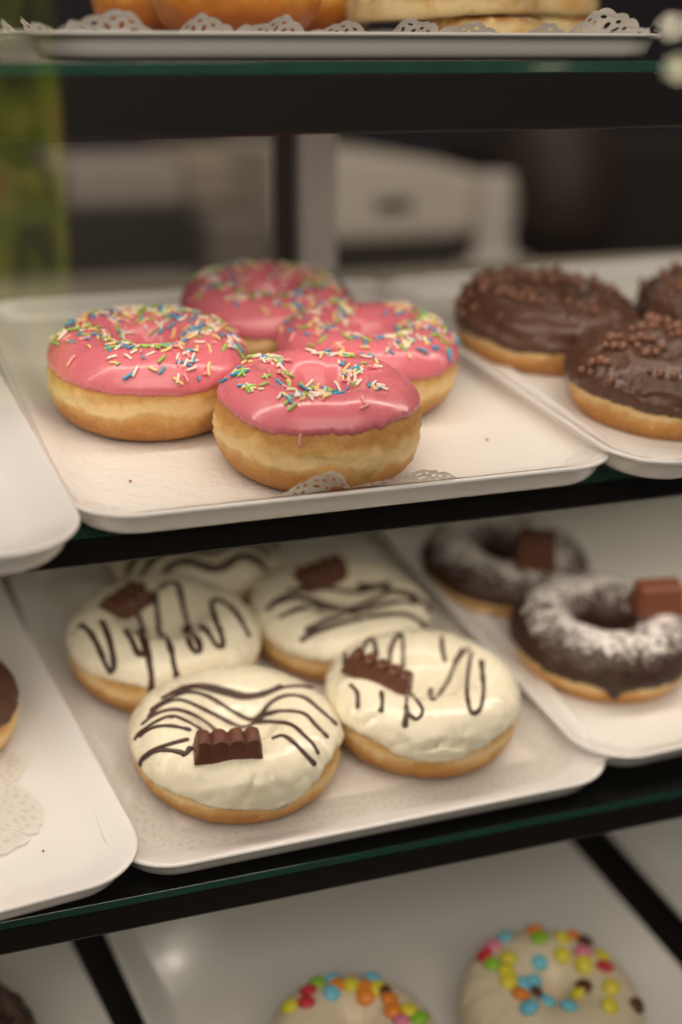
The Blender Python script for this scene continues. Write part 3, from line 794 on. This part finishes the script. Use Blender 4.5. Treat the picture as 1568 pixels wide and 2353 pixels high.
# ------------------------------------------------------------------ buns and flatbreads of the top shelf
def bun_mat():
    m, nt, b = newmat('baked_bun_crust'); co = objco(nt)
    g = N(nt, 'ShaderNodeSeparateXYZ'); nt.links.new(N(nt, 'ShaderNodeTexCoord').outputs['Generated'], g.inputs[0])
    z = math_(nt, 'ADD', g.outputs['Z'], math_(nt, 'MULTIPLY_ADD', noisetex(nt, co, 45, 5, .6), .35, -.17))
    c = ramp(nt, z, [(0,(.30,.07,.008)),(.2,(.43,.115,.012)),(.36,(.58,.20,.022)),(.48,(.74,.40,.08)),(.6,(.72,.42,.10)),(.8,(.5,.22,.05)),(1,(.4,.15,.03))])
    nt.links.new(c, b.inputs['Base Color']); setb(b, Roughness=.45, Specular_IOR_Level=.4)
    bump(nt, b, noisetex(nt, co, 260, 4), .35, .0008); return m
M['bun'] = bun_mat()
def flat_mat():
    m, nt, b = newmat('folded_flatbread'); co = objco(nt)
    n1 = noisetex(nt, co, 70, 4, .6, .6); n2 = noisetex(nt, co, 26, 3)
    g = N(nt, 'ShaderNodeSeparateXYZ'); nt.links.new(N(nt, 'ShaderNodeTexCoord').outputs['Generated'], g.inputs[0])
    c = ramp(nt, math_(nt, 'ADD', math_(nt, 'MULTIPLY', n1, .6), math_(nt, 'MULTIPLY', n2, .4)), [(.3,(.84,.69,.42)),(.55,(.80,.62,.32)),(.66,(.64,.36,.10)),(.76,(.32,.12,.025))])
    zz = maprange(nt, g.outputs['Z'], .55, .95)
    c = mixc(nt, math_(nt, 'MULTIPLY', zz, maprange(nt, n1, .42, .6)), c, (.42,.17,.03))
    nt.links.new(c, b.inputs['Base Color']); setb(b, Roughness=.6, Specular_IOR_Level=.3); bump(nt, b, noisetex(nt, co, 220, 4), .4, .0008); return m
M['flat'] = flat_mat()
def pat(name, label, cat, group, pos, Rr, h, seed, mat, pe=2/2.6, wavy=0.0, tilt=(0,0), sx=1.0, fold=False):
    NA, NT = 110, 40; V = []
    for i in range(NA):
        ph = 2*math.pi*i/NA; cx, sy = math.cos(ph), math.sin(ph)
        for j in range(NT):
            t = -math.pi/2 + math.pi*j/(NT-1)
            c, s_ = abs(math.cos(t))**pe, spow(math.sin(t), pe)
            if j in (0, NT-1): c = .0005
            r = Rr*(1+.04*nz(cx*1.3+seed, sy*1.3, seed))*c if not wavy else (Rr - h*.5*(1-c))*(1+.05*nz(cx*1.3+seed, sy*1.3, seed)) if c > .02 else .0005
            if wavy and c <= .45: r = Rr*.93*max(c/.45, .003)
            z = h/2*(1+s_)
            z += wavy*nz(cx*1.6+seed, sy*1.6, r*20)*min(1, r/Rr) + .0008*nz(cx*6, sy*6, z*200+seed)
            r += .0012*nz(cx*4, sy*4, z*150+seed*2)
            V.append((r*cx*sx, r*sy, max(0, z) if not wavy else z))
    F = grid_faces(NA, NT, True, False)
    o = mesh_obj(name, V, F, M[mat])
    o.matrix_world = Matrix.Translation(pos) @ Matrix.Rotation(tilt[0], 4, 'X') @ Matrix.Rotation(tilt[1], 4, 'Y') @ Matrix.Rotation(seed, 4, 'Z')
    return tag(o, label, cat, group)
zf = S1.P.z + .0024
def top_pos(px, Y, dz=0): p = at(px, 60, Y); return Vector((p.x, Y, zf+dz))
G_B = 'round buns on the top shelf'
pat('bread_bun', 'large orange brown bun in front, close behind the lace edge', 'bun', G_B, top_pos(545, .705), .0395, .046, 1.2, 'bun')
pat('bread_bun', 'bun behind and left of the large front bun', 'bun', G_B, top_pos(372, .765), .0345, .046, 3.9, 'bun')
pat('bread_bun', 'bun half hidden between the large front bun and the flatbreads', 'bun', G_B, top_pos(715, .775), .0345, .046, 6.1, 'bun')
G_F = 'folded flatbreads stacked on the top shelf'
pat('flatbread', 'lowest flatbread of the front stack, set to the right with a brown spot', 'flatbread', G_F, top_pos(1110, .69, .0005), .0285, .0110, 2.2, 'flat', 2/3., .0014, (.02,.01))
pat('flatbread', 'second flatbread of the front stack, reaching furthest left', 'flatbread', G_F, top_pos(1015, .705, .0115), .0465, .0112, 5.6, 'flat', 2/3., .0012, (.0,-.05))
pat('flatbread', 'topmost visible flatbread of the front stack, cut by the frame', 'flatbread', G_F, top_pos(1030, .705, .0235), .0460, .0112, 8.3, 'flat', 2/3., .0012, (.01,-.03))
pat('flatbread', 'lower flatbread of the stack behind on the right', 'flatbread', G_F, top_pos(1265, .745, .0005), .0250, .0120, 9.9, 'flat', 2/3., .0014)
pat('flatbread', 'upper flatbread of the stack behind on the right, bulging over the lower one', 'flatbread', G_F, top_pos(1255, .745, .0135), .0275, .0120, 11.7, 'flat', 2/3., .0014, (0,.04))

# ------------------------------------------------------------------ glass shelves with black rails
XA, XB = -.55, 1.15
YG = .586
def glass_shelf(label, shelf, top_off, z_bot, depth=.30, th=.0065, yg=YG):
    # local frame of the shelf; front edge where the panel meets the plane Y = YG
    v0 = (yg - shelf.P.y + top_off*math.sin(shelf.tilt))/math.cos(shelf.tilt)
    root = empty('glass_shelf', shelf.M @ Matrix.Translation((0, v0, top_off)))
    tag(root, label, 'shelf', 'glass shelves with black rails')
    bm = bmesh.new(); box_bm(bm, XA, XB, 0, depth, -th, 0, .0005)
    me = bm_mesh(bm, 'glass_panel'); o = finish('glass_panel', me, [M['glass'], M['glass_edge']], root, False)
    for p in me.polygons: p.material_index = 0 if abs(p.normal.z) > .9 else 1
    # rail, upright in the world
    Mi = root.matrix_world.inverted()
    front = root.matrix_world @ Vector((0, 0, -th))
    zt = front.z - .0004
    prof = [(-.0002, zt), (-.0002, z_bot+.0012), (.0006, z_bot+.0002), (.0016, z_bot), (.0026, z_bot+.0006), (.0030, z_bot+.0016), (.0030, zt-.004), (.045, zt-.004+.042*math.tan(shelf.tilt)), (.045, zt-.0006+.045*math.tan(shelf.tilt))]
    V = []
    for x in (XA, XB):
        for y, z in prof: V.append(Mi @ Vector((x, front.y+y, z)))
    n = len(prof)
    F = [(i, i+n, (i+1) % n + n, (i+1) % n) for i in range(n)] + [tuple(range(n)), tuple(range(2*n-1, n-1, -1))]
    me = bpy.data.meshes.new('front_rail'); me.from_pydata(V, [], F)
    bm = bmesh.new(); bm.from_mesh(me); bmesh.ops.recalc_face_normals(bm, faces=bm.faces); bm.to_mesh(me); bm.free()
    finish('front_rail', me, M['rail'], root, False)
    return front
f1 = glass_shelf('top glass shelf with a bright green edge and tall black rail', S1, -.0058, Z0-.0328, th=.005)
f2 = glass_shelf('middle glass shelf under the pink doughnuts', S2, -.0074, Z0-.2072)
f3 = glass_shelf('lower glass shelf under the white iced doughnuts', S3, -.0074, Z0-.3694, depth=.325, th=.0045, yg=.562)
# floor of the case under the lowest trays, back panel of the lower compartments
base = box('case_floor', (XA, XB, -.30, .30, -.03, -.0076), M['rail'], None, .001, S4.M); tag(base, kind='structure')
bp = box('back_panel', (XA, XB, .886, .900, Z0-.62, Z0-.135), M['beige'], None, .002); tag(bp, kind='structure')

# front glass of the display case
YP = .44
fg = box('front_glass', (XA, XB, YP-.002, YP+.002, Z0-.75, Z0+.30), M['pane'], None, 0); tag(fg, 'clear upright front glass of the display case with faint reflections', 'glass pane')

# ------------------------------------------------------------------ things behind the case (all far out of focus)
def px_box(name, x0, y0, x1, y1, Y, dep, mat, bev=.004, parent=None, label=None, cat=None, group=None):
    a = at((x0+x1)/2, (y0+y1)/2, Y); l = at(x0, (y0+y1)/2, Y); r_ = at(x1, (y0+y1)/2, Y); t = at((x0+x1)/2, y0, Y); b_ = at((x0+x1)/2, y1, Y)
    o = box(name, (l.x, r_.x, Y, Y+dep, b_.z, t.z), mat, parent, bev)
    if label: tag(o, label, cat, group)
    return o
post = px_box('door_post', 692, 250, 776, 760, .905, .02, M['steel'], .002, None, 'silver upright post of the sliding rear door', 'door post')
seal = px_box('door_seal', 642, 250, 690, 760, .915, .012, M['darkmetal'], .001, None, 'dark upright strip left of the silver post', 'door strip')
greywall = simple('dark_wall_paint', (.022,.018,.028), .8, None, var=.3)  # dark bluish wall colour, slightly mottled
box('wall', (-2.0, 5.0, 3.2, 3.3, 0, 2.6), greywall)['kind'] = 'structure'
floor_m = simple('dark_floor', (.03,.025,.02), .6, None, var=.3)
box('floor', (-4.0, 5.0, -3.0, 3.2, -.1, 0), floor_m)['kind'] = 'structure'
ctr_m = simple('grey_worktop', (.36,.33,.295), .45, None, var=.1)
ctop = at(900, 690, 1.25)
cz = at(900, 640, 1.45).z
c = box('rear_counter', (-1.2, at(1255, 640, 1.3).x, 1.12, 1.75, .0, cz), ctr_m, None, .004); tag(c, 'grey worktop behind the display case', 'counter')
wm = simple('off_white_plastic', (.62,.575,.51), .45, None, var=.06)
dm = simple('dark_slot', (.015,.012,.010), .6)
# white appliance with a sloping lid, a slot and a dark block painted in for the shadow beneath
def appliance():
    Y = 1.50; a = at(640, 600, Y); b_ = at(1190, 600, Y)
    x0, x1 = a.x, b_.x; zb = at(900, 548, Y).z; z1 = at(800, 350, Y).z; z2 = at(1150, 425, Y).z
    root = empty('kitchen_appliance', Matrix.Translation(((x0+x1)/2, Y, cz)))
    tag(root, 'off white kitchen appliance with a dark slot behind the post', 'appliance')
    V = []
    for y in (Y, Y+.22):
        V += [Vector((x0, y, zb)), Vector((x1, y, zb)), Vector((x1, y, z2)), Vector((x0+(x1-x0)*.62, y, z1-.25*(z1-z2))), Vector((x0, y, z1+.01))]
    V = [v-Vector(((x0+x1)/2, Y, cz)) for v in V]
    F = [(0,1,2,3,4),(9,8,7,6,5)] + [(i, i+5, (i+1) % 5+5, (i+1) % 5) for i in range(5)]
    me = bpy.data.meshes.new('housing'); me.from_pydata(V, [], F); bm = bmesh.new(); bm.from_mesh(me); bmesh.ops.recalc_face_normals(bm, faces=bm.faces)
    bmesh.ops.bevel(bm, geom=bm.edges[:], offset=.008, segments=3, affect='EDGES'); bm.to_mesh(me); bm.free()
    finish('housing', me, wm, root, False)
    o = Vector(((x0+x1)/2, Y, cz))
    def pb(name, px0, py0, px1, py1, dy, dep, mat):
        l = at(px0, (py0+py1)/2, Y); r_ = at(px1, (py0+py1)/2, Y); t = at((px0+px1)/2, py0, Y); q = at((px0+px1)/2, py1, Y)
        box(name, (l.x-o.x, r_.x-o.x, dy, dy+dep, q.z-o.z, t.z-o.z), mat, root, .002)
    pb('slot', 862, 457, 948, 488, -.002, .01, dm)
    pb('shadow_band', 700, 551, 1062, 592, .01, .18, simple('painted_shadow_band', (.05,.04,.035), .6))
    return root
appliance()
# pale towel roll beside it, widening to a foot
def roll():
    Y = 1.46; t = at(1160, 402, Y); b_ = at(1180, 650, Y); r0 = (at(1200, 500, Y).x-at(1120, 500, Y).x)/2
    V = []; NA = 40; prof = [(.0, t.z), (r0*.9, t.z), (r0, t.z-.006), (r0, t.z-.07), (r0*1.25, t.z-.095), (r0*1.9, cz+.01), (r0*2.0, cz), (0, cz)]
    for i in range(NA):
        a = 2*math.pi*i/NA
        for r_, z in prof: V.append((r_*math.cos(a), r_*math.sin(a), z-cz))
    o = mesh_obj('paper_roll_stand', V, grid_faces(NA, len(prof), True, False), simple('pale_paper', (.60,.56,.51), .8)); o.location = (t.x, Y+r0, cz)
    tag(o, 'pale upright roll stand right of the appliance', 'roll stand')
roll()
# boxes and dark cupboard on the left, dark cabinet on the right
px_box('storage_box', 150, 372, 430, 480, 1.62, .2, simple('grey_beige_card', (.36,.32,.29), .7, None, var=.15), .01, None, 'pinkish grey box at the left of the back shelf', 'box', 'boxes on the rear cupboard')
px_box('storage_box', 425, 352, 640, 478, 1.66, .2, simple('tan_card', (.35,.30,.24), .7, None, var=.15), .01, None, 'tan box behind, just left of the dark strip', 'box', 'boxes on the rear cupboard')
px_box('rear_cupboard', -250, 482, 480, 720, 1.58, .3, simple('dark_brown_laminate', (.022,.017,.015), .5, None, var=.2), .004, None, 'dark brown cupboard seen through the left of the case', 'cupboard')
px_box('plastic_tub', 482, 500, 640, 700, 1.5, .12, simple('grey_plastic', (.16,.14,.12), .5, None, var=.2), .01, None, 'dull grey tub between the cupboard and the dark strip', 'tub')
px_box('dark_cabinet', 1235, 330, 1900, 700, 1.75, .3, simple('black_brown_laminate', (.014,.011,.009), .6, None, var=.3), .01, None, 'black cabinet in the dark right background', 'cabinet')

V = []; NA = 36; pc = at(1285, 470, 1.60)
pr = [(.0,-.085),(.060,-.085),(.075,-.04),(.074,.02),(.055,.062),(.030,.075),(.0,.078)]
for i in range(NA):
    for r_, z in pr: V.append((r_*math.cos(2*math.pi*i/NA), r_*math.sin(2*math.pi*i/NA), z))
o = mesh_obj('brown_jar', V, grid_faces(NA, len(pr), True, False), simple('brown_glaze', (.024,.012,.007), .6, None, var=.3)); o.location = (pc.x, 1.60, cz+.085)
tag(o, 'dark brown rounded jar blurred at the right of the roll stand', 'jar')
# glowing green panel added for a green reflection, and two globe lamps on the customer's side: seen only as reflections in the front glass
def mirror(p): return Vector((p.x, 2*YP - p.y, p.z))
def reflection_panel_mat():
    m, nt, b = newmat('glowing_green_reflection'); tc = N(nt, 'ShaderNodeTexCoord'); co = tc.outputs['Object']; g = N(nt, 'ShaderNodeSeparateXYZ'); nt.links.new(tc.outputs['Generated'], g.inputs[0])
    mp = N(nt, 'ShaderNodeMapping'); mp.inputs['Scale'].default_value = (1.6, 1, .55); nt.links.new(co, mp.inputs['Vector'])
    n1 = noisetex(nt, mp.outputs[0], 22, 3, .5, .5)
    c = ramp(nt, n1, [(.38,(.025,.030,.001)),(.47,(.09,.11,.003)),(.55,(.24,.27,.006)),(.64,(.46,.43,.05)),(.72,(.62,.24,.06))])
    nt.links.new(c, b.inputs['Emission Color']); setb(b, Base_Color=(.05,.06,.02), Emission_Strength=2.2); return m
YV = 1.45; YS = .96
a = mirror(at(150, 400, YS)); b_ = mirror(at(-420, 400, YS)); zt = at(0, -250, YS).z; zb = at(0, 930, YS).z
sg = box('green_reflection_panel', (b_.x, a.x, a.y-.03, a.y, zb, zt), reflection_panel_mat(), None, .002); tag(sg, 'glowing green panel added to give the reflection at the left edge of the glass', 'glow_panel')
gm = emit('warm_globe_glass', (1,.86,.62), 24.); gm2 = emit('cream_globe_glass', (1,.86,.55), 12.)
for px, py, r_, m_, lb in ((1545, 62, .007, gm, 'bright globe lamp mirrored in the upper right of the glass'), (1560, 158, .010, gm2, 'dimmer cream globe lamp mirrored just below the bright one')):
    p = mirror(at(px, py, YV)); bm = bmesh.new(); bmesh.ops.create_uvsphere(bm, u_segments=24, v_segments=16, radius=r_)
    o = finish('globe_lamp', bm_mesh(bm, 'globe_lamp'), m_); o.location = p; tag(o, lb, 'lamp', 'globe lamps mirrored in the glass')

# ------------------------------------------------------------------ lights
def area(name, loc, rot, sx, sy, e, col):
    l = bpy.data.lights.new(name, 'AREA'); l.shape = 'RECTANGLE'; l.size = sx; l.size_y = sy; l.energy = e; l.color = col
    o = bpy.data.objects.new(name, l); COL.objects.link(o); o.location = loc; o.rotation_euler = rot; return o
WARM = (1, .86, .73)
area('led_strip_light', ((XA+XB)/2, f1.y+.020, Z0-.027), (R(4), 0, 0), XB-XA-.05, .012, 1.15, WARM)
area('led_strip_light', ((XA+XB)/2, f2.y+.020, Z0-.202), (R(-20), 0, 0), XB-XA-.05, .012, 1.2, WARM)
area('led_strip_light', ((XA+XB)/2, f3.y+.020, Z0-.379), (R(8), 0, 0), XB-XA-.05, .012, .04, WARM)
area('shop_fill_light', (.05, -.45, Z0+1.30), (R(36), 0, R(-6)), 1.8, .7, 12, (1, .86, .73))  # soft overhead lamp added for general fill from the shop side
area('shop_fill_light', (-.3, -1.3, Z0+.95), (R(62), 0, R(-10)), 2.4, .9, 29, (1, .865, .745))  # unseen soft fill added to brighten the fronts of trays and doughnuts
area('bluish_side_light', (1.7, -.5, Z0-.15), (R(88), 0, R(52)), .8, .6, .5, (.45, .52, 1))  # dim bluish lamp added at front right for a blue sheen on the rail
area('kitchen_ceiling_light', (.7, 1.7, Z0+1.3), (0, 0, 0), 1.2, .8, 8, (1, .87, .74))
def bulb(px, shelf, hgt, e):
    P = shelf.M @ shelf.hit(*px); d = ray(*px); r_ = d - 2*d.dot(shelf.n)*shelf.n
    p = P + r_*(hgt/r_.dot(shelf.n))
    l = bpy.data.lights.new('shelf_spot_bulb', 'POINT'); l.energy = e; l.shadow_soft_size = .0028; l.color = (1, .88, .74)
    o = bpy.data.objects.new('shelf_spot_bulb', l); COL.objects.link(o); o.location = p
bulb((430, 2185), S4, .13, .045); bulb((1553, 1212), S3, .12, .035)
w = bpy.data.worlds.new('World'); sc.world = w; w.use_nodes = True
w.node_tree.nodes['Background'].inputs['Color'].default_value = (1, .80, .62, 1); w.node_tree.nodes['Background'].inputs['Strength'].default_value = .06

# ------------------------------------------------------------------ camera
cam = bpy.data.cameras.new('camera'); co = bpy.data.objects.new('camera', cam); COL.objects.link(co); sc.camera = co
co.matrix_world = Matrix(((RIGHT.x, UP.x, -FWD.x, CAM.x), (RIGHT.y, UP.y, -FWD.y, CAM.y), (RIGHT.z, UP.z, -FWD.z, CAM.z), (0,0,0,1)))
cam.sensor_fit = 'VERTICAL'; cam.sensor_height = 36; cam.lens = 36*F_/H_; cam.clip_start = .02; cam.clip_end = 60
cam.dof.use_dof = True; cam.dof.focus_distance = .645; cam.dof.aperture_fstop = 2.5; cam.dof.aperture_blades = 0

sc.render.engine = 'CYCLES'
cy = sc.cycles; cy.use_denoising = True; cy.max_bounces = 9; cy.transparent_max_bounces = 24; cy.caustics_reflective = False; cy.caustics_refractive = False
try: cy.denoiser = 'OPENIMAGEDENOISE'
except Exception: pass
cy.sample_clamp_indirect = 6
sc.view_settings.view_transform = 'Standard'; sc.view_settings.look = 'None'; sc.view_settings.gamma = 1; sc.view_settings.exposure = -.06
